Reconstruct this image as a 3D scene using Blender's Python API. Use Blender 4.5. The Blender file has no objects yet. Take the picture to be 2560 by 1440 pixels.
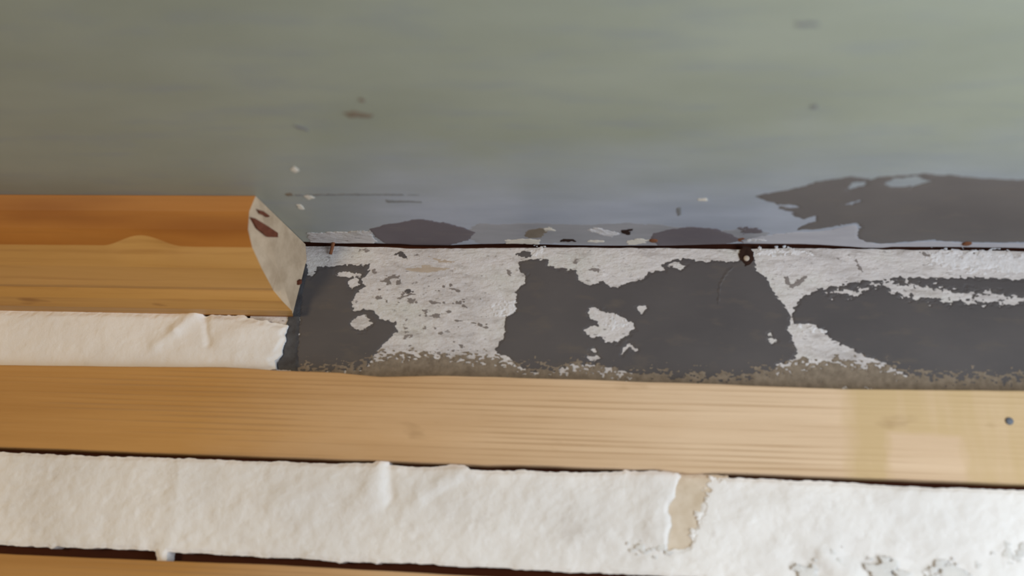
import bpy, math
import numpy as np
from mathutils import Matrix, Vector

# ------------------------------------------------------------------ camera
FPX = 2100.0                       # focal length in pixels of a 2560 px wide frame
YAW, PITCH, ROLL = math.radians(-5.75), math.radians(19.0), math.radians(2.73)
CAM_D, CAM_H = 0.80, None          # distance to the wall, depth below the ceiling
cyw, syw, cp, sp = math.cos(YAW), math.sin(YAW), math.cos(PITCH), math.sin(PITCH)
FWD = np.array([syw*cp, cyw*cp, sp]); RGT0 = np.array([cyw, -syw, 0.0]); UP0 = np.cross(RGT0, FWD)
RGT = math.cos(ROLL)*RGT0 + math.sin(ROLL)*UP0
UPV = -math.sin(ROLL)*RGT0 + math.cos(ROLL)*UP0

def ray(px, py):
    return FWD + RGT*((px-1280.0)/FPX) - UPV*((py-720.0)/FPX)
_r = ray(1650, 619)                # a point of the corner between wall and ceiling
CAM_H = _r[2]/_r[1]*CAM_D
CAM = np.array([0.0, -CAM_D, -CAM_H])

def on_wall(px, py, depth=0.0):    # point of the plane lying "depth" in front of the wall
    r = ray(px, py); t = (-depth-CAM[1])/r[1]; return CAM + r*t
def on_ceiling(px, py, drop=0.0):
    r = ray(px, py); t = (-drop-CAM[2])/r[2]; return CAM + r*t

scene = bpy.context.scene
COL = scene.collection
cam_data = bpy.data.cameras.new('camera'); cam = bpy.data.objects.new('camera', cam_data); COL.objects.link(cam)
cam_data.sensor_width = 36.0; cam_data.lens = FPX*36.0/2560.0; cam_data.clip_start = 0.02
M = Matrix(((RGT[0], UPV[0], -FWD[0], CAM[0]), (RGT[1], UPV[1], -FWD[1], CAM[1]), (RGT[2], UPV[2], -FWD[2], CAM[2]), (0, 0, 0, 1)))
cam.matrix_world = M
cam_data.dof.use_dof = True; cam_data.dof.focus_distance = 0.93; cam_data.dof.aperture_fstop = 2.1
scene.camera = cam

# ------------------------------------------------------------------ world, window light, exposure
ROOM_X0, ROOM_X1, ROOM_Y0, FLOOR_Z = -2.4, 0.80, -3.4, -2.4
WIN_Y0, WIN_Y1, WIN_Z0, WIN_Z1 = -1.20, -0.32, -0.95, -0.10
world = bpy.data.worlds.new('world'); scene.world = world; world.use_nodes = True
world.node_tree.nodes['Background'].inputs[0].default_value = (0.75, 0.85, 1.0, 1)
world.node_tree.nodes['Background'].inputs[1].default_value = 0.5
def area(name, loc, target, sx, sy, energy, col):
    l = bpy.data.lights.new(name, 'AREA'); l.shape = 'RECTANGLE'; l.size = sx; l.size_y = sy
    l.energy = energy; l.color = col
    o = bpy.data.objects.new(name, l); COL.objects.link(o); o.location = loc
    o.rotation_euler = (Vector(target)-Vector(loc)).to_track_quat('-Z', 'Y').to_euler(); return o
wy, wz = (WIN_Y0+WIN_Y1)/2, (WIN_Z0+WIN_Z1)/2
area('window_daylight', (ROOM_X1-0.03, wy, wz), (ROOM_X1-1.0, wy, wz), WIN_Y1-WIN_Y0, WIN_Z1-WIN_Z0, 16.5, (0.82, 0.92, 1.0))
area('warm_fill', (-1.3, -1.9, -0.22), (-0.5, 0, -0.7), 0.35, 0.35, 15, (1.0, 0.75, 0.43))  # unseen warm light added to fill the left side
vs = scene.view_settings
vs.view_transform = 'Standard'; vs.look = 'None'; vs.exposure = 0.0; vs.gamma = 1.0; vs.use_curve_mapping = False

# ------------------------------------------------------------------ helpers
def fnoise(u, v, seed):            # smooth value noise, about -1..1
    rng = np.random.default_rng(seed); T = rng.random((64, 64))*2-1
    iu = np.floor(u).astype(int); iv = np.floor(v).astype(int); fu = u-iu; fv = v-iv
    fu = fu*fu*(3-2*fu); fv = fv*fv*(3-2*fv)
    a = T[iv % 64, iu % 64]; b = T[iv % 64, (iu+1) % 64]; c = T[(iv+1) % 64, iu % 64]; d = T[(iv+1) % 64, (iu+1) % 64]
    return (a*(1-fu)+b*fu)*(1-fv)+(c*(1-fu)+d*fu)*fv
def fbm(u, v, su, sv, seed, octaves=4, gain=0.55):
    s = 0; a = 1; n = 0
    for k in range(octaves):
        s = s+a*fnoise(u/su*2**k+17.3*k+100, v/sv*2**k+9.1*k+100, seed+k); n += a; a *= gain
    return s/n
def sdf(poly, U, V):               # signed distance, positive inside
    P = np.asarray(poly, float); d2 = np.full(U.shape, 1e9); ins = np.zeros(U.shape, bool)
    for i in range(len(P)):
        a = P[i]; b = P[(i+1) % len(P)]; e = b-a
        wu = U-a[0]; wv = V-a[1]; t = np.clip((wu*e[0]+wv*e[1])/(e@e+1e-12), 0, 1)
        d2 = np.minimum(d2, (wu-e[0]*t)**2+(wv-e[1]*t)**2)
        if a[1] != b[1]:
            ins ^= ((a[1] > V) != (b[1] > V)) & (U < e[0]*(V-a[1])/e[1]+a[0])
    return np.where(ins, 1, -1)*np.sqrt(d2)
def smooth(x): x = np.clip(x, 0, 1); return x*x*(3-2*x)

def field_mesh(name, U, V, F, H, bottom, to_world, flip=False):
    """Mesh of the region where F > 0 on a grid, standing at height H with side faces down to 'bottom'."""
    ny, nx = U.shape; F = F.copy(); F[0, :] = F[-1, :] = F[:, 0] = F[:, -1] = -1e-4; F[F == 0] = -1e-9
    idx = np.arange(ny*nx).reshape(ny, nx)
    a, b, c, d = idx[:-1, :-1].ravel(), idx[:-1, 1:].ravel(), idx[1:, 1:].ravel(), idx[1:, :-1].ravel()
    tri = np.concatenate([np.stack([a, b, c], 1), np.stack([a, c, d], 1)])
    f = F.ravel(); m = f[tri] > 0; cnt = m.sum(1)
    N = ny*nx; keys = []; faces_full = tri[cnt == 3]
    def rot(t, k): return np.take_along_axis(t, (k[:, None]+np.arange(3)[None]) % 3, 1)
    t1 = tri[cnt == 1]; t1 = rot(t1, np.argmax(f[t1] > 0, 1)) if len(t1) else t1
    t2 = tri[cnt == 2]; t2 = rot(t2, np.argmax(f[t2] <= 0, 1)) if len(t2) else t2
    def ek(p, q): return np.minimum(p, q)*N+np.maximum(p, q)
    k = np.concatenate([ek(t1[:, 0], t1[:, 1]), ek(t1[:, 0], t1[:, 2]), ek(t2[:, 0], t2[:, 1]), ek(t2[:, 0], t2[:, 2])])
    uk, inv = np.unique(k, return_inverse=True)
    p, q = uk//N, uk % N; t = f[p]/(f[p]-f[q])
    def lerp(A): A = A.ravel(); return A[p]+(A[q]-A[p])*t
    EU, EV, EH = lerp(U), lerp(V), lerp(H)
    used = np.unique(np.concatenate([faces_full.ravel(), t1[:, 0], t2[:, 1], t2[:, 2]]).astype(int))
    remap = np.full(N, -1); remap[used] = np.arange(len(used)); nb = len(used)
    vu = np.concatenate([U.ravel()[used], EU]); vv = np.concatenate([V.ravel()[used], EV]); vh = np.concatenate([H.ravel()[used], EH])
    n1, n2 = len(t1), len(t2)
    e1a, e1b, e2a, e2b = inv[:n1]+nb, inv[n1:2*n1]+nb, inv[2*n1:2*n1+n2]+nb, inv[2*n1+n2:]+nb
    T3 = [remap[faces_full]]
    if n1: T3.append(np.stack([remap[t1[:, 0]], e1a, e1b], 1))
    if n2:
        T3.append(np.stack([e2a, remap[t2[:, 1]], remap[t2[:, 2]]], 1)); T3.append(np.stack([e2a, remap[t2[:, 2]], e2b], 1))
    T3 = np.concatenate(T3)
    be = np.concatenate([np.stack([e1a, e1b], 1), np.stack([e2b, e2a], 1)]) if n1+n2 else np.zeros((0, 2), int)
    nv = len(vu); ne = len(EU); base = nv
    su = np.concatenate([EU, EU]); sv = np.concatenate([EV, EV]); sh = np.concatenate([EH, np.full(ne, bottom)])
    ea, eb = be[:, 0]-nb+base, be[:, 1]-nb+base
    S3 = np.concatenate([np.stack([ea, ea+ne, eb+ne], 1), np.stack([ea, eb+ne, eb], 1)])
    P = to_world(np.concatenate([vu, su]), np.concatenate([vv, sv]), np.concatenate([vh, sh]))
    faces = np.concatenate([T3, S3])
    if flip: faces = faces[:, ::-1]
    me = bpy.data.meshes.new(name)
    me.vertices.add(len(P)); me.vertices.foreach_set('co', P.astype(np.float32).ravel())
    me.loops.add(len(faces)*3); me.loops.foreach_set('vertex_index', np.ascontiguousarray(faces).astype(np.int32).ravel())
    me.polygons.add(len(faces)); me.polygons.foreach_set('loop_start', np.arange(0, len(faces)*3, 3, dtype=np.int32))
    me.polygons.foreach_set('use_smooth', np.ones(len(faces), bool))
    me.update(); me.validate(); return me
W_MAP = lambda u, v, h: np.stack([u, -h, v], 1)
C_MAP = lambda u, v, h: np.stack([u, v, -h], 1)

def link(name, me, mat, parent=None, **props):
    o = bpy.data.objects.new(name, me); COL.objects.link(o)
    if mat is not None: me.materials.append(mat)
    if parent is not None: o.parent = parent
    for k, v in props.items(): o[k] = v
    return o
def pyd(name, verts, faces, smooth_=False):
    me = bpy.data.meshes.new(name); me.from_pydata([tuple(map(float, v)) for v in verts], [], faces); me.update()
    if smooth_: me.polygons.foreach_set('use_smooth', [True]*len(me.polygons))
    return me
def box_data(x0, x1, y0, y1, z0, z1):
    v = [(x0, y0, z0), (x1, y0, z0), (x1, y1, z0), (x0, y1, z0), (x0, y0, z1), (x1, y0, z1), (x1, y1, z1), (x0, y1, z1)]
    f = [(0, 3, 2, 1), (4, 5, 6, 7), (0, 1, 5, 4), (1, 2, 6, 5), (2, 3, 7, 6), (3, 0, 4, 7)]
    return v, f

# ------------------------------------------------------------------ materials
def S(r, g, b):                    # sRGB 0..255 -> linear
    return tuple(((c/255)/12.92 if c/255 < 0.04045 else ((c/255+0.055)/1.055)**2.4) for c in (r, g, b))+(1,)
class Mat:
    def __init__(s, name, rough=0.7, spec=0.3):
        s.m = bpy.data.materials.new(name); s.m.use_nodes = True; s.t = s.m.node_tree; s.n = s.t.nodes; s.b = s.n['Principled BSDF']
        s.b.inputs['Roughness'].default_value = rough; s.b.inputs['Specular IOR Level'].default_value = spec
        s.co = s.n.new('ShaderNodeTexCoord').outputs['Object']
    def L(s, a, b): s.t.links.new(a, b)
    def noise(s, sc, scale=(1, 1, 1), detail=4, rough=0.55, dist=0.0, out='Fac'):
        mp = s.n.new('ShaderNodeMapping'); mp.inputs['Scale'].default_value = scale; s.L(s.co, mp.inputs[0])
        t = s.n.new('ShaderNodeTexNoise'); t.inputs['Scale'].default_value = sc; t.inputs['Detail'].default_value = detail
        t.inputs['Roughness'].default_value = rough; t.inputs['Distortion'].default_value = dist; s.L(mp.outputs[0], t.inputs['Vector']); return t.outputs[out]
    def ramp(s, fac, stops):
        r = s.n.new('ShaderNodeValToRGB'); el = r.color_ramp.elements
        while len(el) < len(stops): el.new(0.5)
        for e, (p, c) in zip(el, stops): e.position = p; e.color = c if len(c) == 4 else c+(1,)
        s.L(fac, r.inputs[0]); return r.outputs[0]
    def grey(s, fac, a, b): return s.ramp(fac, [(a, (0, 0, 0, 1)), (b, (1, 1, 1, 1))])
    def mix(s, fac, a, b, mode='MIX'):
        x = s.n.new('ShaderNodeMix'); x.data_type = 'RGBA'; x.blend_type = mode
        for v, i in ((fac, 0), (a, 6), (b, 7)):
            if isinstance(v, (float, int, tuple)): x.inputs[i].default_value = v
            else: s.L(v, x.inputs[i])
        return x.outputs[2]
    def math(s, op, a, b=0.0):
        x = s.n.new('ShaderNodeMath'); x.operation = op
        for v, i in ((a, 0), (b, 1)):
            if isinstance(v, (float, int)): x.inputs[i].default_value = v
            else: s.L(v, x.inputs[i])
        return x.outputs[0]
    def axis(s, k):
        x = s.n.new('ShaderNodeSeparateXYZ'); s.L(s.co, x.inputs[0]); return x.outputs[k]
    def maprange(s, v, a, b, c=0.0, d=1.0):
        x = s.n.new('ShaderNodeMapRange'); s.L(v, x.inputs[0])
        for i, q in enumerate((a, b, c, d)): x.inputs[i+1].default_value = q
        return x.outputs[0]
    def bump(s, h, strength=0.5, dist=0.001, prev=None):
        x = s.n.new('ShaderNodeBump'); x.inputs['Strength'].default_value = strength; x.inputs['Distance'].default_value = dist
        s.L(h, x.inputs['Height'])
        if prev is not None: s.L(prev, x.inputs['Normal'])
        s.L(x.outputs[0], s.b.inputs['Normal']); return x.outputs[0]
    def color(s, c):
        if isinstance(c, tuple): s.b.inputs['Base Color'].default_value = c
        else: s.L(c, s.b.inputs['Base Color'])
        return s

def m_simple(name, c1, c2, sc=60, scale=(1, 1, 1), rough=0.7, spec=0.3, bump=0.3, bd=0.0006, bsc=None):
    m = Mat(name, rough, spec); n = m.noise(sc, scale, 5, 0.6)
    m.color(m.ramp(n, [(0.3, c1), (0.7, c2)])); m.bump(m.noise(bsc or sc*3, scale, 4, 0.6), bump, bd); return m.m

# ceiling paint: glossy grey green
mc = Mat('ceiling_paint', 0.36, 0.32)
c = mc.ramp(mc.noise(5, (1, 2.2, 1), 4, 0.55), [(0.3, S(149, 154, 140)), (0.7, S(162, 167, 153))])
c = mc.mix(mc.grey(mc.noise(22, (0.5, 2.5, 1), 5, 0.6), 0.5, 0.75), c, S(146, 152, 150))
yy = mc.math('ADD', mc.axis(1), mc.math('MULTIPLY', mc.math('SUBTRACT', mc.noise(7, (1, 1.5, 1), 4, 0.6), 0.5), 0.12))
c = mc.mix(mc.math('MULTIPLY', mc.maprange(yy, -0.24, -0.09), mc.maprange(mc.axis(0), -0.34, -0.17)), c, mc.ramp(mc.noise(16, (0.5, 2, 1), 5, 0.6), [(0.3, S(160, 166, 180)), (0.7, S(178, 184, 198))])); mc.color(c)
mc.bump(mc.noise(9, (1, 1, 1), 3, 0.5), 0.12, 0.004, mc.bump(mc.noise(320, (0.6, 1.5, 1), 3, 0.5), 0.10, 0.0004)); M_CEIL = mc.m

# rough white plaster of the upper band
mw = Mat('rough_plaster', 0.85, 0.2)
c = mw.ramp(mw.noise(14, (0.7, 1, 1.4), 5, 0.6), [(0.3, S(188, 183, 185)), (0.5, S(210, 205, 206)), (0.72, S(200, 198, 193))])
c = mw.mix(mw.math('MULTIPLY', mw.grey(mw.noise(60, (0.45, 1, 1.8), 5, 0.65, 0.6), 0.5, 0.72), 0.7), c, S(156, 147, 143))
c = mw.mix(mw.math('MULTIPLY', mw.grey(mw.noise(190, (0.6, 1, 1.2), 3, 0.6, 0.3), 0.62, 0.70), 0.75), c, S(122, 114, 112))
c = mw.mix(mw.math('MULTIPLY', mw.grey(mw.noise(110, (0.5, 1, 1.4), 3, 0.6), 0.62, 0.7), 0.6), c, S(226, 222, 224)); mw.color(c)
mw.bump(mw.noise(130, (0.5, 1, 1.2), 4, 0.7), 0.9, 0.003); M_ROUGH = mw.m
M_BRIGHT = m_simple('bright_plaster', S(204, 201, 203), S(224, 222, 226), 150, rough=0.8, bump=0.8, bd=0.003, bsc=120)

def m_filler(name, a, b, olive):
    m = Mat(name, 0.62, 0.35)
    c = m.ramp(m.noise(13, (0.8, 1, 1.2), 4, 0.5), [(0.3, a), (0.7, b)])
    c = m.mix(m.grey(m.noise(55, (0.5, 1.4, 1.4), 4, 0.6), 0.55, 0.8), c, olive); m.color(c)
    m.bump(m.noise(160, (0.35, 1.6, 1.6), 3, 0.5), 0.25, 0.0006); return m.m
M_FILL = m_filler('grey_filler', S(78, 74, 76), S(88, 83, 84), S(96, 88, 83))
M_SMEAR = m_filler('thin_smear', S(118, 110, 108), S(136, 128, 126), S(124, 116, 108))
M_FILLC = m_filler('ceiling_filler', S(106, 100, 99), S(116, 110, 108), S(120, 112, 106))
M_FILLP = m_filler('purple_filler', S(104, 96, 102), S(114, 106, 112), S(120, 112, 112))
M_WASH = m_simple('lilac_wash', S(150, 150, 156), S(164, 163, 169), 40, (0.5, 2, 1), rough=0.45, bump=0.1)
M_PALE = m_simple('pale_primer', S(182, 180, 188), S(196, 194, 200), 40, (0.5, 2, 1), rough=0.5, bump=0.1)
M_DIRT = m_simple('brown_dust', S(116, 104, 92), S(146, 133, 119), 130, rough=0.9, spec=0.1, bump=0.6, bd=0.001)
M_GROOVE = m_simple('groove_shade', S(52, 50, 54), S(80, 82, 88), 90, rough=0.6, bump=0.5)  # dark tone for the painted groove shade
M_BACK = m_simple('dark_backing', S(58, 28, 18), S(78, 40, 24), 20, (0.3, 1, 3), rough=0.8, spec=0.15)
M_TAN = m_simple('tan_undercoat', S(196, 178, 156), S(216, 202, 186), 60, rough=0.85, bump=0.4)
M_STAIN = m_simple('grey_stain', S(204, 202, 202), S(220, 217, 215), 60, rough=0.85, bump=0.5)
M_RUST = m_simple('rust', S(104, 62, 40), S(140, 92, 62), 300, rough=0.8)
M_DARK = m_simple('dark_hole', S(40, 26, 22), S(58, 40, 34), 200, rough=0.9, spec=0.1)
M_STEEL = m_simple('blued_steel', S(88, 94, 108), S(108, 114, 126), 300, rough=0.45)
M_SMUDGE = m_simple('brown_smudge', S(122, 110, 96), S(134, 122, 108), 80, rough=0.5)
M_SCRATCH = m_simple('dark_scratch', S(122, 124, 126), S(134, 134, 136), 80, rough=0.5)
M_CREAM = m_simple('cream_fleck', S(216, 208, 196), S(230, 224, 214), 80, rough=0.6)
M_STRAW = m_simple('straw_streak', S(172, 156, 142), S(186, 172, 158), 80, rough=0.7)

# white plaster between the battens
mp_ = Mat('white_plaster', 0.8, 0.25)
c = mp_.ramp(mp_.noise(9, (1, 1, 1), 4, 0.55), [(0.3, S(222, 218, 217)), (0.7, S(238, 235, 235))])
c = mp_.mix(mp_.grey(mp_.noise(30, (1, 1, 1), 5, 0.65), 0.6, 0.85), c, S(204, 197, 194)); mp_.color(c)
mp_.bump(mp_.noise(95, (1, 1, 1), 4, 0.6), 0.42, 0.0022); M_PLASTER = mp_.m

def m_wood(name, kind):
    m = Mat(name, 0.5 if kind != 'batten' else 0.6, 0.35)
    if kind == 'batten':
        dark = m.ramp(m.noise(26, (0.06, 1, 1.6), 6, 0.6, 0.3), [(0.3, S(172, 124, 66)), (0.7, S(192, 144, 84))])
        pale = m.ramp(m.noise(26, (0.06, 1, 1.6), 6, 0.6, 0.3), [(0.3, S(206, 176, 144)), (0.7, S(224, 196, 166))])
        x = m.math('ADD', m.axis(0), m.math('MULTIPLY', m.math('SUBTRACT', m.noise(6, (1, 1, 2.5), 4, 0.6), 0.5), 0.22))
        c = m.mix(m.maprange(x, -0.40, 0.08), dark, pale)  # paler to the right: sanded wood, plus glare and haze put into colour
        # leftover olive varnish near the right end of the view
        xo = m.math('ADD', m.axis(0), m.math('MULTIPLY', m.math('SUBTRACT', m.noise(30, (1, 1, 0.6), 3, 0.6), 0.5), 0.03))
        zo = m.math('ADD', m.axis(2), m.math('MULTIPLY', m.math('SUBTRACT', m.noise(30, (0.4, 1, 1), 3, 0.6), 0.5), 0.01))
        box = m.math('MULTIPLY', m.math('MULTIPLY', m.maprange(xo, 0.262, 0.270), m.maprange(xo, 0.336, 0.326)), m.maprange(zo, -0.182, -0.188))
        oli = m.math('MULTIPLY', m.maprange(xo, 0.224, 0.240), m.math('SUBTRACT', 1.0, box))
        c = m.mix(m.math('MULTIPLY', m.math('MULTIPLY', oli, m.maprange(m.noise(24, (1.6, 1, 0.25), 3, 0.6), 0.3, 0.55, 0.45, 0.8)), 1.0), c, S(198, 170, 124))
        # fine sawn lines and a few dull knots
        mpw = m.n.new('ShaderNodeMapping'); mpw.inputs['Scale'].default_value = (0.035, 0.2, 1.0); m.L(m.co, mpw.inputs[0])
        wv = m.n.new('ShaderNodeTexWave'); wv.wave_type = 'BANDS'; wv.bands_direction = 'Z'; wv.wave_profile = 'SIN'; m.L(mpw.outputs[0], wv.inputs['Vector'])
        for k_, v_ in (('Scale', 62.0), ('Distortion', 5.0), ('Detail', 3.0), ('Detail Scale', 0.6), ('Detail Roughness', 0.6)): wv.inputs[k_].default_value = v_
        wb = m.math('POWER', wv.outputs['Fac'], 2.5)
        ln = m.math('ADD', m.math('MULTIPLY', m.noise(75, (0.05, 1, 3.0), 3, 0.6, 0.25), 0.7), m.math('MULTIPLY', wb, m.maprange(m.noise(14, (0.3, 1, 1.5), 3, 0.6), 0.35, 0.65, 0.03, 0.34)))
        c = m.mix(m.math('MULTIPLY', m.math('MULTIPLY', m.grey(ln, 0.42, 0.62), m.math('SUBTRACT', 1.0, m.math('MULTIPLY', oli, 0.7))), 0.42), c, S(160, 122, 82))
        c = m.mix(m.math('MULTIPLY', m.grey(m.noise(34, (0.5, 1, 1.2), 3, 0.5), 0.66, 0.78), 0.4), c, S(150, 116, 78))
        m.color(c); m.bump(ln, 0.45, 0.0016)
    else:
        a, b = (S(158, 98, 40), S(182, 122, 58)) if kind == 'dark' else (S(192, 144, 78), S(212, 164, 100))
        c = m.ramp(m.noise(20, (0.10, 1.5, 1.5), 6, 0.6, 0.5), [(0.25, a), (0.75, b)])
        c = m.mix(m.math('MULTIPLY', m.grey(m.noise(80, (0.05, 1.6, 1.6), 4, 0.65, 0.4), 0.5, 0.7), 0.35), c, S(150, 98, 46))
        c = m.mix(m.math('MULTIPLY', m.grey(m.noise(38, (0.35, 1.2, 1.2), 2, 0.5), 0.70, 0.76), 0.6), c, S(132, 84, 46))
        if kind == 'dark':
            c = m.mix(m.grey(m.noise(5, (0.5, 3, 3), 3, 0.5), 0.5, 0.7), c, S(140, 82, 34))
        m.color(c); m.bump(m.noise(60, (0.05, 2, 2), 4, 0.6), 0.25, 0.001)
    return m.m
M_BATTEN = m_wood('pine_batten', 'batten'); M_WOODD = m_wood('varnished_pine', 'dark'); M_WOODL = m_wood('bare_pine', 'light')
me_ = Mat('end_grain', 0.8, 0.2)
c = me_.ramp(me_.noise(45, (1, 1, 1), 5, 0.6), [(0.3, S(166, 144, 120)), (0.7, S(196, 174, 150))]); me_.color(c)
me_.bump(me_.noise(300, (1, 1, 1), 3, 0.6), 0.4, 0.0008); M_END = me_.m
M_ROOM = m_simple('room_paint', S(150, 140, 124), S(160, 150, 134), 4, rough=0.9)
M_BROWN = m_simple('brown_panelling', S(108, 78, 50), S(122, 90, 60), 6, (1, 1, 0.2), rough=0.6)
M_FLOOR = m_simple('floor_boards', S(96, 74, 52), S(112, 88, 64), 5, (0.2, 3, 1), rough=0.5)
M_FRAME = m_simple('window_paint', S(224, 222, 216), S(232, 230, 226), 20, rough=0.5)
mg = Mat('window_glass', 0.02, 0.5); mg.b.inputs['Transmission Weight'].default_value = 1.0; mg.color((1, 1, 1, 1)); M_GLASS = mg.m

# ------------------------------------------------------------------ room shell
STRUCT = dict(kind='structure')
wall_back = link('wall_back', pyd('wall_back', *box_data(ROOM_X0, ROOM_X1, 0.006, 0.10, FLOOR_Z, 0.012)), M_BACK,
                 label='old wall of battens, white plaster and grey filler below the ceiling', **STRUCT)
link('floor', pyd('floor', *box_data(ROOM_X0, ROOM_X1, ROOM_Y0, 0.10, FLOOR_Z-0.05, FLOOR_Z)), M_FLOOR, label='wooden floor of the room', **STRUCT)
link('wall_left', pyd('wall_left', *box_data(ROOM_X0-0.1, ROOM_X0, ROOM_Y0, 0.10, FLOOR_Z, 0.012)), M_BROWN, label='brown panelled side wall', **STRUCT)
def holed_wall(name, axis, pos, thick, a0, a1, z0, z1, b0, b1, h0, h1, mat, label):
    V = []; Fc = []
    for (p0, p1, q0, q1) in ((a0, b0, z0, z1), (b1, a1, z0, z1), (b0, b1, z0, h0), (b0, b1, h1, z1)):
        v, f = box_data(pos, pos+thick, p0, p1, q0, q1) if axis == 'x' else box_data(p0, p1, pos, pos+thick, q0, q1)
        n = len(V); V += v; Fc += [tuple(i+n for i in t) for t in f]
    return link(name, pyd(name, V, Fc), mat, label=label, **STRUCT)
holed_wall('wall_right', 'x', ROOM_X1, 0.1, ROOM_Y0, 0.10, FLOOR_Z, 0.012, WIN_Y0, WIN_Y1, WIN_Z0, WIN_Z1, M_ROOM, 'pale painted side wall with a window')
link('wall_front', pyd('wall_front', *box_data(ROOM_X0-0.1, ROOM_X1+0.1, ROOM_Y0-0.1, ROOM_Y0, FLOOR_Z, 0.012)), M_ROOM, label='pale painted wall behind the viewer', **STRUCT)
def window(name, axis, pos, a0, a1, z0, z1, label):
    V = []; Fc = []; t = 0.05
    for (p0, p1, q0, q1) in ((a0, a1, z0, z0+t), (a0, a1, z1-t, z1), (a0, a0+t, z0+t, z1-t), (a1-t, a1, z0+t, z1-t), ((a0+a1)/2-t/2, (a0+a1)/2+t/2, z0+t, z1-t)):
        v, f = box_data(pos, pos+0.05, p0, p1, q0, q1) if axis == 'x' else box_data(p0, p1, pos, pos+0.05, q0, q1)
        n = len(V); V += v; Fc += [tuple(i+n for i in q) for q in f]
    w = link(name, pyd(name, V, Fc), M_FRAME, label=label, **STRUCT)
    for (p0, p1) in ((a0+t, (a0+a1)/2-t/2), ((a0+a1)/2+t/2, a1-t)):
        v, f = box_data(pos+0.022, pos+0.028, p0, p1, z0+t, z1-t) if axis == 'x' else box_data(p0, p1, pos+0.022, pos+0.028, z0+t, z1-t)
        link('pane', pyd('pane', v, f), M_GLASS, w)
window('window_1', 'x', ROOM_X1+0.03, WIN_Y0, WIN_Y1, WIN_Z0, WIN_Z1, 'white framed window in the side wall')

# ceiling with a ragged edge that leaves a thin crack along the wall
crack = [(-900, 590), (600, 600), (760, 603), (840, 607), (930, 607), (1000, 609), (1045, 613), (1120, 613), (1200, 609), (1280, 607), (1400, 611), (1500, 613), (1650, 613),
         (1800, 608), (1860, 606), (2000, 607), (2060, 610), (2130, 615), (2160, 618), (2205, 618), (2230, 615), (2400, 615), (2560, 618), (3400, 624)]
cpts = np.array([on_ceiling(*p)[:2] for p in crack])
xs = np.concatenate([[ROOM_X0-0.1], np.arange(-0.6, 0.75, 0.002), [ROOM_X1+0.1]])
ye = np.interp(xs, cpts[:, 0], cpts[:, 1]) + 0.0007*fbm(xs, xs*0, 0.02, 1, 5)
ye = np.minimum(ye*0.84, -0.0010)
V = []; n = len(xs)
for x, y in zip(xs, ye): V += [(x, ROOM_Y0-0.1, 0), (x, y-0.03, 0), (x, y, 0), (x, y, 0.012), (x, 0.10, 0.012), (x, 0.10, 0.06), (x, ROOM_Y0-0.1, 0.06)]
Fc = []
for i in range(n-1):
    for k in range(7):
        a, b = i*7+k, i*7+(k+1) % 7
        Fc.append((a, b, b+7, a+7))
ceiling = link('ceiling', pyd('ceiling', V, Fc), M_CEIL, label='glossy grey green painted ceiling', **STRUCT)

# ------------------------------------------------------------------ patches on the wall and the ceiling
STEP = 0.0006
def grid_of(poly, pad, step):
    P = np.asarray(poly); u = np.arange(P[:, 0].min()-pad, P[:, 0].max()+pad, step); v = np.arange(P[:, 1].min()-pad, P[:, 1].max()+pad, step)
    return np.meshgrid(u, v)
def wpoly(px, depth=0.0): return [on_wall(x, y, depth)[[0, 2]] for x, y in px]
def cpoly(px): return [on_ceiling(x, y)[[0, 1]] for x, y in px]
def patch(name, plane, px, mat, seed, amp=0.002, sc=(0.012, 0.006), h=0.0006, h0=0.00015, holes=(), feather=0.003, step=STEP, limit=None, octaves=5, parent=None, base=0.0, speck=0.0015, speck_sc=0.0022, **props):
    P = (wpoly if plane == 'w' else cpoly)(px)
    U, V = grid_of(P, amp+0.003, step)
    F = sdf(P, U, V)
    for hp, hamp in holes:
        Q = (wpoly if plane == 'w' else cpoly)(hp)
        F = np.minimum(F, -sdf(Q, U, V)+hamp*fbm(U, V, 0.005, 0.004, seed+77, 4))
    E = F.copy()
    F = F+amp*fbm(U, V, sc[0], sc[1], seed, octaves)
    F = F+speck*fbm(U, V, speck_sc*1.6, speck_sc, seed+31, 3)   # broken, dry edge: high points of the ground show through
    F = np.minimum(F, ROOM_X1-0.001-U)
    if limit is not None: F = np.minimum(F, limit(U, V))
    if not (F > 0).any(): return None
    H = base+h0+(h-h0)*smooth(F/feather)
    me = field_mesh(name, U, V, F, H, base-0.0004, W_MAP if plane == 'w' else C_MAP, flip=(plane == 'c'))
    return link(name, me, mat, parent or (wall_back if plane == 'w' else ceiling), **props)

# upper plaster band (rough white ground), from the crack down to the batten
wtop = [(690, 611), (760, 613), (860, 614), (960, 616), (1040, 620), (1080, 619), (1400, 617), (1650, 618), (1860, 621), (2000, 618), (2560, 626), (3900, 633)]
wt = np.array([on_wall(*p)[[0, 2]] for p in wtop])
P_up = [tuple(p) for p in wpoly([(690, 611)])]
xu = np.concatenate([np.arange(on_wall(640, 700)[0], 0.75, 0.002), [ROOM_X1]])
zt = np.minimum(np.interp(xu, wt[:, 0], wt[:, 1]), 0.004)+0.0006*fbm(xu, xu*0, 0.012, 1, 8)-0.0002
zb = on_wall(1280, 1040)[2]
V = []; Fc = []
for x, z in zip(xu, zt): V += [(x, 0.006, z), (x, 0.0, z-0.0008), (x, 0.0, zb), (x, 0.006, zb)]
for i in range(len(xu)-1):
    for k in range(4):
        a, b = i*4+k, i*4+(k+1) % 4
        Fc.append((a, b, b+4, a+4))
Fc += [(0, 3, 2, 1), tuple(len(V)-4+k for k in (0, 1, 2, 3))]
link('plaster_band', pyd('plaster_band', V, Fc), M_ROUGH, wall_back, label='rough white plaster band below the ceiling crack')

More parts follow.
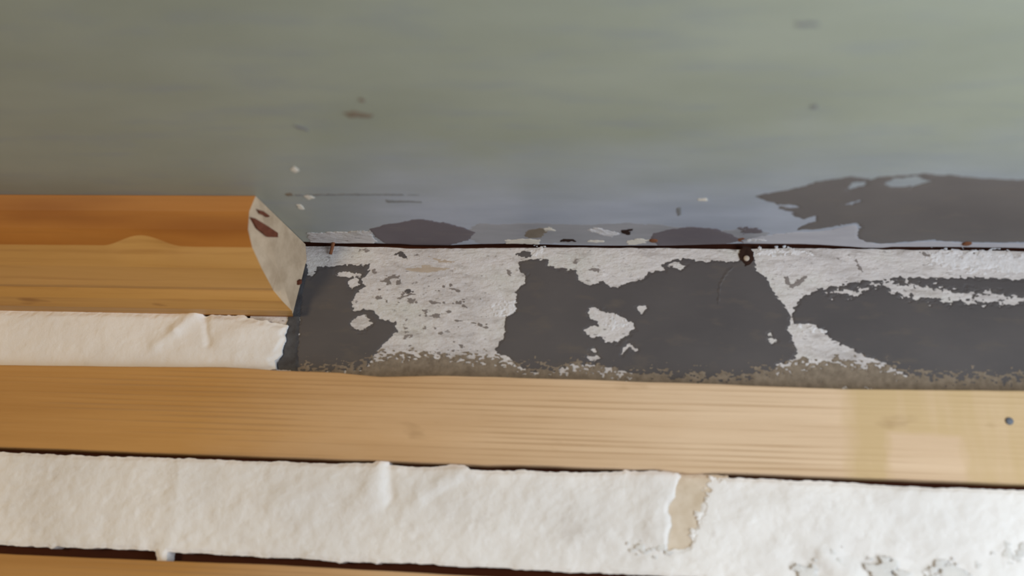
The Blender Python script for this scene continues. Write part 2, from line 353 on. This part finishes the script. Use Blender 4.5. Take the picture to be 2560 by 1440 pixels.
P1 = [(745, 700), (762, 686), (778, 690), (793, 668), (850, 664), (922, 662), (918, 688), (905, 700), (915, 715), (893, 731), (879, 754), (887, 777), (910, 773), (933, 773), (949, 797), (992, 803), (992, 828),
      (968, 855), (949, 871), (933, 898), (905, 925), (754, 935), (735, 925), (742, 867), (748, 789), (752, 731)]
h1 = [((876, 808), (893, 790), (912, 788), (930, 808), (915, 824), (890, 825)), ((838, 684), (870, 678), (905, 690), (880, 692)), ((872, 704), (890, 696), (898, 710), (880, 722))]
patch('filler_patch', 'w', P1, M_FILL, 3, amp=0.0022, sc=(0.010, 0.007), holes=[(h, 0.0012) for h in h1], speck=0.0026, label='dark grey filler next to the cut moulding')
P2 = [(1296, 652), (1330, 648), (1367, 651), (1370, 667), (1391, 673), (1440, 673), (1446, 700), (1475, 712), (1508, 703), (1520, 715), (1545, 717), (1560, 708), (1590, 703), (1615, 690), (1620, 680), (1665, 676), (1652, 664),
      (1680, 650), (1709, 644), (1742, 650), (1791, 653), (1840, 653), (1883, 640), (1892, 677), (1913, 690), (1926, 714), (1950, 751), (1968, 775), (1978, 790), (1971, 824), (1981, 852), (1993, 876), (1987, 898), (1944, 915),
      (1930, 960), (1800, 965), (1650, 960), (1560, 925), (1500, 912), (1434, 910), (1379, 932), (1321, 928), (1275, 898), (1235, 878), (1260, 841), (1266, 789), (1287, 777), (1290, 731), (1312, 703), (1318, 688), (1299, 673)]
h2 = [((1477, 764), (1495, 771), (1513, 777), (1556, 792), (1581, 810), (1584, 829), (1559, 844), (1544, 856), (1513, 853), (1504, 838), (1480, 841), (1461, 826), (1474, 816), (1495, 816), (1495, 804), (1474, 789)),
      ((1592, 772), (1600, 763), (1618, 770), (1604, 780)), ((1566, 860), (1575, 857), (1597, 876), (1588, 883)), ((1550, 886), (1562, 868), (1570, 868), (1556, 888)), ((1470, 893), (1490, 890), (1498, 898), (1476, 901)),
      ((1922, 848), (1930, 843), (1941, 851), (1930, 857)), ((1919, 834), (1926, 831), (1929, 837), (1922, 839)), ((1668, 664), (1690, 657), (1716, 666), (1700, 674)), ((1390, 658), (1372, 664), (1392, 668)), ((1476, 876), (1488, 872), (1490, 880))]
patch('filler_patch', 'w', P2, M_FILL, 13, amp=0.0022, sc=(0.010, 0.007), holes=[(h, 0.0014) for h in h2], speck=0.0024, label='large dark grey filler patch with a white island')
P3 = [(1984, 782), (1985, 765), (2010, 742), (2045, 722), (2084, 716), (2133, 706), (2193, 700), (2235, 692), (2342, 698), (2402, 692), (2560, 699), (2900, 712), (3900, 730), (3900, 1030), (2900, 1000), (2560, 985), (2290, 960), (2249, 926), (2193, 904), (2141, 879), (2084, 851), (2057, 827), (2023, 808), (1996, 811), (1986, 812)]
def p3hole():
    return [((2200, 716), (2225, 700), (2330, 716), (2420, 726), (2560, 738), (2560, 764), (2430, 758), (2330, 756), (2260, 742)), ((2062, 728), (2133, 722), (2196, 708), (2190, 720), (2133, 738), (2080, 738))]
P3p = wpoly(P3); U, Vv = grid_of(P3p, 0.005, STEP)
F = sdf(P3p, U, Vv); E = F.copy(); F = F+0.0018*fbm(U, Vv, 0.012, 0.007, 21, 5)
for hp in p3hole():
    D = sdf(wpoly(hp), U, Vv)
    F = np.minimum(F, np.where(D > -0.006, -(D*0.6-0.0010+0.0050*fbm(U, Vv, 0.006, 0.0036, 40, 4, 0.7)), 1))
F = np.minimum(F+0.0030*fbm(U, Vv, 0.0040, 0.0024, 52, 3), ROOM_X1-0.001-U)
link('filler_patch', field_mesh('filler_patch', U, Vv, F, 0.00015+0.0005*smooth(F/0.003), -0.0004, W_MAP), M_FILL, wall_back, label='dark grey filler swept over the plaster at the right')
# small marks in the plaster
marks = [((1290, 634), (1312, 628), (1326, 630), (1328, 644), (1300, 644)), ((985, 634), (1000, 628), (1018, 636), (1016, 648), (1004, 642)), ((1960, 690), (1968, 692), (1978, 712), (2006, 692), (2020, 690), (2006, 708), (1980, 722), (1966, 712)),
         ((965, 703), (974, 698), (978, 710), (968, 712)), ((1008, 728), (1022, 722), (1032, 730), (1018, 734)), ((1018, 744), (1040, 748), (1034, 762), (1020, 756)), ((992, 700), (1004, 698), (1000, 710), (992, 712)), ((930, 674), (938, 672), (940, 682), (932, 683)),
         ((1430, 655), (1442, 648), (1444, 660), (1436, 662)), ((1470, 674), (1482, 668), (1500, 676), (1498, 684)), ((2140, 650), (2152, 668), (2156, 678), (2146, 672)), ((2296, 628), (2330, 636), (2334, 642), (2312, 640)), ((2424, 630), (2436, 630), (2432, 644)), ((2456, 630), (2466, 642), (2454, 642)),
         ((1080, 788), (1104, 782), (1100, 792), (1086, 796)), ((1056, 776), (1068, 774), (1066, 786)), ((1268, 676), (1278, 676), (1276, 690), (1268, 688)), ((900, 625), (916, 622), (930, 626), (914, 632))]
for i, mk in enumerate(marks):
    patch('filler_smear', 'w', mk, M_FILL if i in (0, 1, 4) else M_SMEAR, 100+i, amp=0.0012, sc=(0.004, 0.003), h=0.0003, step=0.00045, speck=0.0022, speck_sc=0.0014)
for i, mk in enumerate([((1010, 672), (1060, 666), (1110, 668), (1150, 672), (1100, 678), (1050, 682), (1020, 678)), ((1072, 640), (1100, 650), (1135, 656), (1100, 656))]):
    patch('straw_streak', 'w', mk, M_STRAW, 140+i, amp=0.0022, sc=(0.02, 0.0025), h=0.0003, step=0.00045, speck=0.0015)
for i, mk in enumerate([((1335, 622), (1352, 620), (1354, 632), (1338, 632)), ((1225, 770), (1285, 755), (1286, 778), (1262, 786), (1230, 792)), ((1900, 622), (2000, 622), (2030, 634), (1930, 640), (1896, 636)), ((2320, 630), (2460, 628), (2560, 636), (2900, 650), (2900, 690), (2560, 686), (2430, 676), (2320, 660)), ((1990, 818), (2022, 810), (2055, 830), (2012, 826)), ((1500, 800), (1540, 800), (1572, 815), (1530, 818))]):
    patch('bright_plaster', 'w', mk, M_BRIGHT, 160+i, amp=0.004, sc=(0.006, 0.004), h=0.0007, speck=0.010, speck_sc=0.0026)
# scattered specks of filler in the white plaster
SP = wpoly([(950, 690), (1060, 680), (1200, 740), (1240, 860), (1150, 895), (1000, 880), (1010, 790), (930, 750)]); U, Vv = grid_of(SP, 0.002, 0.0005)
F = np.minimum(sdf(SP, U, Vv), 0.004*(fbm(U, Vv, 0.0075, 0.0045, 820, 3)-0.44))
link('filler_speck', field_mesh('filler_speck', U, Vv, F, 0.0003+0*F, -0.0004, W_MAP), M_SMEAR, wall_back, kind='stuff')
patch('trowel_ridge', 'w', [(1792, 760), (1796, 710), (1812, 680), (1834, 662), (1838, 668), (1818, 690), (1804, 716), (1800, 762)], M_FILL, 830, amp=0.0008, base=0.0004, h=0.0010, h0=0.0004)
# dust along the top of the batten
DU = [(735, 925), (760, 915), (850, 922), (930, 905), (960, 893), (1100, 890), (1240, 898), (1320, 922), (1400, 925), (1450, 912), (1560, 932), (1700, 938), (1850, 942), (1940, 925), (2060, 905), (2200, 915), (2300, 935), (2560, 945), (3900, 985), (3900, 1040), (2560, 1000), (1500, 975), (735, 950)]
patch('dust_band', 'w', DU, M_DIRT, 61, amp=0.005, sc=(0.02, 0.01), h=0.0009, h0=0.0007, speck=0.016, speck_sc=0.0020, step=0.0007, label='brown dust above the wooden batten')
GRV = [(722, 770), (738, 735), (756, 690), (765, 655), (770, 680), (756, 735), (748, 800), (745, 870), (748, 930), (690, 922), (702, 890), (712, 850)]
patch('groove_shade_strip', 'w', GRV, M_GROOVE, 71, amp=0.0012, h=0.0012, h0=0.0008, label='dark strip painting the shaded groove behind the moulding end')  # dark patch painted in for the shade of the groove beside the plaster

# ceiling marks
def below_edge(U, V): return np.interp(U, xs, ye)-V-0.0003
CK = dict(limit=below_edge)
C3 = [(1880, 490), (1960, 476), (2060, 452), (2130, 438), (2170, 447), (2230, 441), (2310, 434), (2560, 452), (2900, 470), (3900, 480), (3900, 628), (2560, 606), (2420, 604), (2330, 600), (2200, 608), (2160, 605), (2140, 590), (2150, 570), (2140, 558), (2060, 570), (1985, 577), (2010, 563), (2042, 552), (2036, 540), (2010, 548), (1960, 524), (1930, 508)]
hs = [((2112, 476), (2130, 456), (2180, 448), (2166, 462), (2130, 476)), ((2204, 458), (2240, 444), (2300, 440), (2330, 452), (2290, 468), (2230, 466)), ((1950, 513), (1990, 511), (2000, 518), (1965, 520)), ((2090, 512), (2150, 502), (2130, 512))]
patch('filler_patch', 'c', [(1195, 556), (1300, 560), (1420, 566), (1560, 560), (1640, 566), (1860, 574), (1930, 580), (1860, 605), (1640, 612), (1400, 609), (1200, 606), (1150, 590)], M_WASH, 230, amp=0.010, sc=(0.05, 0.014), h=0.00025, h0=0.0001, label='thin lilac grey wash along the ceiling edge', **CK)
patch('filler_patch', 'c', C3, M_FILLC, 210, amp=0.0035, sc=(0.02, 0.008), holes=[(h, 0.003) for h in hs], h=0.0006, h0=0.0003, label='broad dark filler swept across the ceiling at the right', **CK)
patch('filler_patch', 'c', [(925, 572), (960, 562), (1050, 547), (1110, 555), (1150, 566), (1190, 580), (1172, 600), (1120, 612), (1080, 624), (1040, 624), (960, 606), (938, 592)], M_FILLP, 220, amp=0.003, sc=(0.015, 0.01), h=0.0006, h0=0.0003, label='dark oval of filler at the ceiling edge nearest the moulding', **CK)
patch('filler_patch', 'c', [(1625, 598), (1635, 583), (1680, 572), (1730, 568), (1790, 572), (1830, 586), (1850, 600), (1810, 612), (1740, 620), (1650, 616)], M_FILLP, 224, amp=0.003, sc=(0.015, 0.01), h=0.0006, h0=0.0003, label='dark oval of filler at the ceiling edge above the nail hole', **CK)
patch('filler_patch', 'c', [(1855, 603), (1900, 590), (2000, 580), (2080, 574), (2140, 560), (2147, 575), (2146, 595), (2170, 606), (2200, 610), (2340, 603), (2420, 608), (2560, 609), (3900, 622), (3900, 650), (2560, 632), (1870, 622)], M_PALE, 233, amp=0.0025, sc=(0.02, 0.008), h=0.0004, h0=0.00022, label='pale primer strip along the ceiling edge', **CK)
for i, (mk, mt) in enumerate([
    (((770, 582), (820, 580), (925, 577), (932, 592), (940, 604), (930, 612), (775, 612)), M_ROUGH),
    (((1310, 588), (1326, 575), (1352, 570), (1372, 574), (1352, 592), (1322, 594)), M_SMUDGE), (((1345, 572), (1380, 567), (1388, 575), (1360, 578)), M_CREAM),
    (((1468, 572), (1500, 569), (1530, 578), (1550, 584), (1530, 592), (1508, 588)), M_BRIGHT), (((1262, 600), (1310, 597), (1348, 600), (1345, 609), (1270, 609)), M_CREAM),
    (((1556, 576), (1578, 573), (1572, 586), (1560, 584)), M_DARK), (((1398, 597), (1436, 597), (1440, 603), (1402, 603)), M_DARK), (((1570, 600), (1600, 595), (1625, 600), (1600, 610), (1572, 610)), M_CREAM), (((1470, 601), (1510, 600), (1510, 606), (1470, 606)), M_CREAM),
    (((1862, 598), (1905, 595), (1912, 601), (1870, 603)), M_BRIGHT), (((1844, 596), (1862, 592), (1856, 604), (1846, 604)), M_RUST), (((1850, 570), (1895, 568), (1905, 580), (1860, 584)), M_FILLP),
    (((860, 282), (885, 277), (932, 287), (925, 293), (875, 292)), M_SMUDGE), (((893, 250), (902, 243), (918, 251), (908, 257)), M_SMUDGE), (((728, 424), (736, 417), (748, 426), (738, 432)), M_CREAM),
    (((758, 488), (772, 485), (786, 494), (772, 498)), M_CREAM), (((742, 512), (752, 511), (762, 522), (750, 524)), M_CREAM), (((714, 484), (728, 481), (732, 488), (718, 490)), M_SMUDGE), (((740, 486), (860, 484), (1050, 486), (1050, 488), (860, 487), (740, 489)), M_SCRATCH),
    (((964, 498), (980, 501), (1055, 503), (1055, 506), (970, 505)), M_SCRATCH), (((736, 312), (765, 320), (772, 328), (740, 318)), M_SCRATCH), (((1990, 58), (2045, 56), (2048, 64), (1996, 66)), M_SCRATCH), (((2028, 264), (2042, 262), (2042, 270), (2030, 271)), M_SCRATCH), (((1745, 498), (1765, 496), (1768, 501), (1748, 502)), M_CREAM), (((1694, 520), (1702, 518), (1700, 536), (1695, 540)), M_SCRATCH)]):
    patch('paint_mark', 'c', mk, mt, 300+i, amp=0.003 if i < 12 else 0.0012, sc=(0.012, 0.006), h=0.0007, h0=0.0005, step=0.0006, feather=0.002, speck=0.003 if i < 12 else 0.001, **CK)

# ------------------------------------------------------------------ plaster strips with relief
def relief_strip(name, px, depth, seed, mat, label, feats=(), holes=(), amp=0.0015, rough=0.0012, step=0.0016, edge=0.004, parent=wall_back, fine=0.0008, drop=0.0022):
    P = wpoly(px, depth); U, V = grid_of(P, 0.006, step)
    F = sdf(P, U, V)+amp*fbm(U, V, 0.018, 0.008, seed, 4)+fine*fbm(U, V, 0.005, 0.004, seed+71, 3)
    for hp, hamp in holes: F = np.minimum(F, -sdf(wpoly(hp, depth), U, V)+hamp*fbm(U, V, 0.012, 0.012, seed+9, 4))
    F = np.minimum(F, ROOM_X1-0.001-U)
    H = depth-drop*(1-smooth(F/edge))+rough*fbm(U, V, 0.05, 0.04, seed+3, 4)+rough*0.4*fbm(U, V, 0.012, 0.010, seed+5, 3)
    for (x0, y0, x1, y1, w, h) in feats:
        a = on_wall(x0, y0, depth)[[0, 2]]; b = on_wall(x1, y1, depth)[[0, 2]]; e = b-a
        t = np.clip(((U-a[0])*e[0]+(V-a[1])*e[1])/(e@e), 0, 1)
        d = np.sqrt((U-a[0]-e[0]*t)**2+(V-a[1]-e[1]*t)**2)+0.0015*fbm(U, V, 0.012, 0.012, seed+8, 3)
        H = H+h*np.exp(-(d/w)**2)
    return link(name, field_mesh(name, U, V, F, H, -0.006, W_MAP), mat, parent, label=label)

LEFT = [(-900, 752), (0, 774), (150, 777), (300, 778), (380, 780), (450, 776), (488, 768), (500, 770), (508, 790), (530, 784), (600, 788), (640, 796), (690, 806), (718, 812), (708, 835), (712, 850), (698, 872), (700, 890), (686, 900), (690, 922), (600, 935), (0, 930), (-900, 900)]
relief_strip('plaster_strip', LEFT, 0.006, 400, M_PLASTER, 'white plaster strip between the moulding and the batten', rough=0.0009, step=0.0012, edge=0.007, fine=0.0016,
             feats=[(390, 862, 440, 825, 0.006, 0.0014), (440, 825, 495, 775, 0.007, 0.0028), (510, 790, 520, 860, 0.004, -0.0016), (560, 850, 660, 800, 0.012, 0.0015), (600, 880, 680, 900, 0.012, 0.0014)])
LOW = [(-900, 1098), (0, 1131), (400, 1144), (700, 1154), (930, 1159), (948, 1150), (970, 1150), (974, 1164), (1060, 1168), (1130, 1162), (1160, 1163), (1178, 1175), (1300, 1176), (1480, 1180), (1555, 1178), (1562, 1170), (1578, 1178), (1680, 1178), (1692, 1170), (1700, 1188), (1780, 1192), (2050, 1203), (2300, 1218), (2560, 1226), (3900, 1262),
       (3900, 1525), (2560, 1482), (1500, 1433), (1200, 1418), (968, 1407), (950, 1406), (940, 1411), (930, 1405), (860, 1404), (848, 1409), (838, 1402), (700, 1395), (560, 1388), (418, 1379), (413, 1404), (402, 1409), (390, 1404), (388, 1377), (300, 1373), (140, 1367), (126, 1375), (115, 1368), (90, 1370), (75, 1366), (0, 1363), (-900, 1320)]
GOUGE = [(1702, 1180), (1786, 1180), (1778, 1225), (1750, 1275), (1742, 1325), (1728, 1368), (1668, 1378), (1668, 1345), (1680, 1312), (1670, 1282), (1688, 1240)]
relief_strip('plaster_strip', LOW, 0.011, 430, M_PLASTER, 'broad white plaster strip below the batten', rough=0.0018, holes=[(GOUGE, 0.004)], step=0.0013, drop=0.0015,
             feats=[(972, 1160, 974, 1250, 0.006, -0.0022), (955, 1160, 920, 1245, 0.012, 0.0024), (1050, 1240, 1160, 1180, 0.010, 0.0018), (1070, 1250, 1160, 1200, 0.006, -0.0012), (450, 1175, 420, 1380, 0.008, 0.0010), (700, 1250, 880, 1180, 0.014, 0.0014), (1640, 1200, 1650, 1340, 0.016, 0.0018), (1850, 1290, 1990, 1240, 0.014, 0.0012),
                    (1990, 1400, 2040, 1440, 0.010, -0.0022), (2130, 1390, 2230, 1440, 0.012, -0.0022), (2290, 1400, 2400, 1440, 0.010, -0.0022), (2060, 1390, 2130, 1440, 0.008, 0.0020), (1380, 1300, 1260, 1380, 0.016, -0.0012), (1580, 1360, 1650, 1375, 0.008, -0.0014), (2100, 1300, 2300, 1250, 0.018, 0.0014)])
relief_strip('plaster_undercoat', [(1640, 1176), (1820, 1190), (1800, 1400), (1620, 1400)], 0.0094, 450, M_TAN, 'tan undercoat bared by the gouge in the plaster', rough=0.0012)

patch('plaster_smear', 'w', [(1775, 1204), (1806, 1204), (1796, 1330), (1766, 1380), (1712, 1384), (1730, 1340), (1742, 1290), (1762, 1240)], M_PLASTER, 470, amp=0.003, h=0.0014, h0=0.0006, base=0.0098, speck=0.009, speck_sc=0.004)
for i, st in enumerate([[(1985, 1420), (2030, 1400), (2050, 1445), (2000, 1470)], [(2160, 1410), (2230, 1395), (2250, 1440), (2180, 1460)], [(2330, 1405), (2420, 1420), (2400, 1460), (2320, 1450)], [(2060, 1385), (2090, 1380), (2100, 1410)], [(2480, 1380), (2540, 1370), (2540, 1400)], [(1570, 1365), (1640, 1362), (1660, 1376), (1590, 1380)]]):
    patch('plaster_stain', 'w', st, M_STAIN, 480+i, amp=0.006, sc=(0.01, 0.012), h=0.0016, h0=0.0012, base=0.0108, speck=0.012, speck_sc=0.004)
# ------------------------------------------------------------------ battens
def polyline_z(px, depth, X):
    Q = np.array([on_wall(x, y, depth)[[0, 2]] for x, y in px])
    z = np.interp(X, Q[:, 0], Q[:, 1]); s0 = (Q[1, 1]-Q[0, 1])/(Q[1, 0]-Q[0, 0]); s1 = (Q[-1, 1]-Q[-2, 1])/(Q[-1, 0]-Q[-2, 0])
    return np.where(X < Q[0, 0], Q[0, 1]+(X-Q[0, 0])*s0*0.3, np.where(X > Q[-1, 0], Q[-1, 1]+(X-Q[-1, 0])*s1*0.3, z))
def batten(name, top, bot, depth, seed, label):
    X = np.concatenate([[ROOM_X0, -1.2], np.arange(-0.62, 0.70, 0.004), [ROOM_X1]])
    zt = polyline_z(top, depth, X)+0.0005*fbm(X, X*0, 0.05, 1, seed); zb_ = polyline_z(bot, depth, X)+0.0005*fbm(X, X*0, 0.05, 1, seed+4) if not np.isscalar(bot) else zt-bot
    prof = []; r = 0.0012
    for x, a, b in zip(X, zt, zb_):
        m = [a-(a-b)*k/6 for k in range(1, 6)]
        prof.append([(x, 0.006, a), (x, -depth+r, a), (x, -depth+r*0.3, a-r*0.3), (x, -depth, a-r)]+[(x, -depth, z) for z in m]+[(x, -depth, b+r), (x, -depth+r*0.3, b+r*0.3), (x, -depth+r, b), (x, 0.006, b)])
    K = len(prof[0]); V = [p for row in prof for p in row]; Fc = []
    for i in range(len(X)-1):
        for k in range(K):
            a, b = i*K+k, i*K+(k+1) % K
            Fc.append((a, b, b+K, a+K))
    Fc += [tuple(range(K-1, -1, -1)), tuple(len(V)-K+k for k in range(K))]
    return link(name, pyd(name, V, Fc), M_BATTEN, label=label, category='batten', group='wooden battens across the wall')
TOPB = [(-900, 895), (0, 912), (350, 917), (560, 917), (700, 926), (850, 932), (950, 942), (1100, 939), (1250, 942), (1500, 950), (1800, 960), (2100, 972), (2300, 974), (2560, 976), (3900, 995)]
BOTB = [(-900, 1083), (0, 1117), (350, 1130), (700, 1142), (1000, 1153), (1150, 1158), (1215, 1162), (1300, 1162), (1580, 1172), (1640, 1172), (1720, 1183), (1790, 1180), (2050, 1190), (2300, 1200), (2560, 1209), (3900, 1240)]
batten('wall_batten', TOPB, BOTB, 0.018, 500, 'pale pine batten running across the middle of the wall')
TOP2 = [(-900, 1335), (0, 1384), (400, 1402), (700, 1413), (1190, 1440), (2560, 1502), (3900, 1540)]
batten('wall_batten', TOP2, 0.088, 0.018, 540, 'lower pine batten under the broad white plaster strip')
# the wall goes on below the view
zl = on_wall(0, 1384, 0.018)[2]-0.12
link('plaster_strip', pyd('plaster_strip', *box_data(ROOM_X0, ROOM_X1, -0.010, 0.006, FLOOR_Z, zl-0.02)), M_PLASTER, wall_back)

# ------------------------------------------------------------------ crown moulding, cut off square
root = bpy.data.objects.new('crown_moulding', None); COL.objects.link(root)
root['label'] = 'cut off length of varnished wooden crown moulding under the ceiling'; root['category'] = 'moulding'
a0 = on_ceiling(0, 486); 
def yz(px, py, depth): p = on_wall(px, py, depth); return (p[1], p[2])
V0 = (a0[1], -0.0003)
dep0 = -a0[1]
V1 = yz(0, 612, dep0*0.80); V2 = yz(0, 710, dep0*0.40); V3 = yz(0, 764, dep0*0.17)
G2 = (V2[0]+0.006, V2[1]-0.0004)
def lerp2(a, b, t): return (a[0]+(b[0]-a[0])*t, a[1]+(b[1]-a[1])*t)
def bulge(p, d): return (p[0]-d, p[1]-d*0.5)
profile = [V0, bulge(lerp2(V0, V1, 0.3), 0.002), bulge(lerp2(V0, V1, 0.65), 0.0024), V1, bulge(lerp2(V1, V2, 0.5), 0.002), V2, G2, bulge(lerp2(G2, V3, 0.5), 0.0015), V3, (-0.005, V3[1]-0.0005)]
end_px = [(640, 483), (622, 535), (620, 575), (630, 622), (655, 668), (682, 712), (685, 718), (705, 757), (727, 799), (731, 800)]
def x_at(px, py, yv):               # x of the sight line where it reaches distance yv
    r = ray(px, py); t = (yv-CAM[1])/r[1]; return (CAM+r*t)[0]
xe = [x_at(p[0], p[1], q[0]) for p, q in zip(end_px, profile)]
back = [(-0.0005, profile[-1][1]), (-0.0005, on_wall(750, 711)[2]), (-0.0005, on_wall(766, 650)[2]), (-0.0005, -0.0005)]
xb = [on_wall(731, 795)[0], on_wall(752, 711)[0], on_wall(767, 650)[0], on_wall(764, 612)[0]]
def strip(i0, i1, name, mat, parent, wavy=None):
    X = np.concatenate([[ROOM_X0, -1.0], np.linspace(-0.62, min(xe)-0.02, 160)])
    rows = []
    xa, xc, xz = (x_at(p, 612, V1[0]) for p in (255, 360, 460))
    for x in X:
        w = 0.6*math.sin(math.pi*(x-xa)/(xz-xa))**2 if xa < x < xz else 0.0
        w += 0.03*float(fbm(np.array([x]), np.array([0.0]), 0.06, 1, 61)[0])+0.02
        row = []
        for k in range(i0, i1+1):
            q = profile[k]
            if k == 3: q = lerp2(profile[3], profile[2], max(w, 0))
            row.append((x, q[0], q[1]))
        rows.append(row)
    rows.append([(xe[k], profile[k][0], profile[k][1]) for k in range(i0, i1+1)])
    K = i1-i0+1; V = [p for r in rows for p in r]; Fc = []
    for i in range(len(rows)-1):
        for k in range(K-1): Fc.append((i*K+k, i*K+K+k, i*K+K+k+1, i*K+k+1))
    me = pyd(name, V, Fc)
    o = link(name, me, mat, parent); return o
strip(0, 3, 'varnished_face', M_WOODD, root)
strip(3, 5, 'bare_face', M_WOODL, root)
strip(5, 9, 'bead', M_WOODL, root)
# cut end
ring = [(xe[k], profile[k][0], profile[k][1]) for k in range(10)]+[(xb[k], back[k][0], back[k][1]) for k in range(4)]
cen = np.mean(ring, 0); nR = len(ring)
Vr = ring+[tuple(cen)]+[((p[0]+cen[0])/2, (p[1]+cen[1])/2, (p[2]+cen[2])/2) for p in ring]
Fr = []
for i in range(nR):
    j = (i+1) % nR
    Fr += [(i, j, nR+1+j, nR+1+i), (nR+1+i, nR+1+j, nR)]
end = link('cut_end', pyd('cut_end', Vr, Fr), M_END, root, label='grey paint smeared cut end')
# top and back faces close the body
Vb = [(ROOM_X0, V0[0], V0[1]), (xe[0], V0[0], V0[1]), (xb[3], back[3][0], back[3][1]), (ROOM_X0, back[3][0], back[3][1]), (xb[0], back[0][0], back[0][1]), (ROOM_X0, back[0][0], back[0][1]), (xb[2], back[2][0], back[2][1]), (xb[1], back[1][0], back[1][1]), (ROOM_X0, profile[9][0], profile[9][1]), (xe[9], profile[9][0], profile[9][1])]
link('hidden_face', pyd('hidden_face', Vb, [(0, 1, 2, 3), (3, 2, 6, 7, 4, 5), (5, 4, 9, 8)]), M_WOODD, root)
# gouges and streaks on the cut end: project sight lines on the end surface
from mathutils.bvhtree import BVHTree
bvh = BVHTree.FromPolygons([Vector(v) for v in Vr], Fr)
def on_end(px, py):
    r = Vector(ray(px, py)).normalized(); h = bvh.ray_cast(Vector(CAM), r)
    return (h[0], h[1]) if h[0] is not None else (None, None)
def end_mark(pts, mat, name, lift=0.0030):
    top = []
    for p in pts:
        q, nn = on_end(*p)
        if q is None: return
        if nn.dot(Vector(CAM)-q) < 0: nn = -nn
        top.append((q+nn*lift, q-nn*0.0006))
    n = len(top); V = [t[0] for t in top]+[t[1] for t in top]
    link(name, pyd(name, V, [tuple(range(n))]+[(i, i+n, (i+1) % n+n, (i+1) % n) for i in range(n)]), mat, end)
M_REDB = m_simple('reddish_gouge', S(88, 46, 30), S(112, 62, 42), 200, rough=0.8)
end_mark([(623, 543), (638, 546), (664, 566), (688, 582), (688, 593), (664, 590), (638, 570)], M_REDB, 'gouge')
end_mark([(640, 522), (652, 528), (668, 540), (664, 543), (646, 533)], M_REDB, 'gouge')
end_mark([(690, 734), (698, 728), (702, 736), (690, 746), (684, 748)], M_REDB, 'gouge')
end_mark([(742, 702), (748, 698), (748, 708), (742, 712)], M_REDB, 'gouge')

# ------------------------------------------------------------------ nails
def tube_mesh(name, pts, rad, seg=10):
    pts = [Vector(p) for p in pts]; V = []; Fc = []
    for i, p in enumerate(pts):
        d = (pts[min(i+1, len(pts)-1)]-pts[max(i-1, 0)]).normalized(); a = d.orthogonal().normalized(); b = d.cross(a)
        for k in range(seg): t = 2*math.pi*k/seg; V.append(p+(a*math.cos(t)+b*math.sin(t))*rad[i])
    for i in range(len(pts)-1):
        for k in range(seg): Fc.append((i*seg+k, i*seg+(k+1) % seg, (i+1)*seg+(k+1) % seg, (i+1)*seg+k))
    Fc += [tuple(range(seg-1, -1, -1)), tuple(len(V)-seg+k for k in range(seg))]
    return pyd(name, V, Fc, True)
def nail(parts, label, loc):
    o = bpy.data.objects.new('nail', None); COL.objects.link(o); o.location = loc; o['label'] = label; o['category'] = 'nail'; o['group'] = 'nails in the wall and ceiling'
    for nm, pts, rad, mat in parts:
        pts = [Vector(p)-Vector(loc) for p in pts]; link(nm, tube_mesh(nm, pts, rad), mat, o)
    return o
# bent rusty nail across the crack by the moulding
A = on_wall(836, 597, 0.007); B = on_wall(826, 636, 0.003); Cc = on_wall(838, 600, -0.004)
nail([('shank', [Cc, (A+Cc)/2, A, (A+B)/2, B], [0.0017, 0.0017, 0.0019, 0.0018, 0.0016], M_RUST),
      ('head', [A+np.array([0.001, -0.0008, 0.0010]), A+np.array([0.0014, -0.0022, 0.0018])], [0.0034, 0.0030], M_DARK)], 'bent rusty nail hanging over the crack beside the moulding', tuple(A))
# nail in a dark hole
H0 = on_wall(1865, 642)
hole = patch('nail_hole', 'w', [(1848, 628), (1856, 618), (1872, 616), (1882, 632), (1884, 650), (1874, 662), (1862, 664), (1850, 650)], M_DARK, 700, amp=0.0014, sc=(0.004, 0.004), h=0.0012, h0=0.0010, step=0.0005)
Q = on_wall(1866, 646, 0.0012)
nail([('head', [Q+np.array([0, 0.002, 0]), Q+np.array([0, -0.0008, 0]), Q+np.array([0, -0.0014, 0])], [0.0030, 0.0030, 0.0022], M_STRAW), ('shank', [Q+np.array([0, 0.006, 0]), Q+np.array([0, 0.001, 0])], [0.0014, 0.0014], M_RUST)], 'pale nail head sunk in a dark hole just below the crack', tuple(Q))
# nail in the batten
Q = on_wall(2523, 1053, 0.018)
nail([('head', [Q+np.array([0, 0.001, 0]), Q+np.array([0, -0.0008, 0]), Q+np.array([0, -0.0013, 0])], [0.0034, 0.0034, 0.0024], M_STEEL), ('shank', [Q+np.array([0, 0.012, 0]), Q], [0.0014, 0.0014], M_STEEL)], 'blue grey nail head in the pale batten at the right', tuple(Q))
for (px, py, lab) in ((1634, 600, 'rusty nail head at the left end of the dark oval above the nail hole'), (2417, 608, 'small rusty nail head in the pale primer strip at the right')):
    Q = on_ceiling(px, py)
    Q[1] = min(Q[1], np.interp(Q[0], xs, ye)-0.0045)
    nail([('head', [Q+np.array([0, 0, 0.001]), Q+np.array([0, 0, -0.0012]), Q+np.array([0, 0, -0.0018])], [0.0042, 0.0042, 0.003], M_RUST), ('shank', [Q+np.array([0, 0, 0.008]), Q], [0.0014, 0.0014], M_RUST)], lab, tuple(Q))
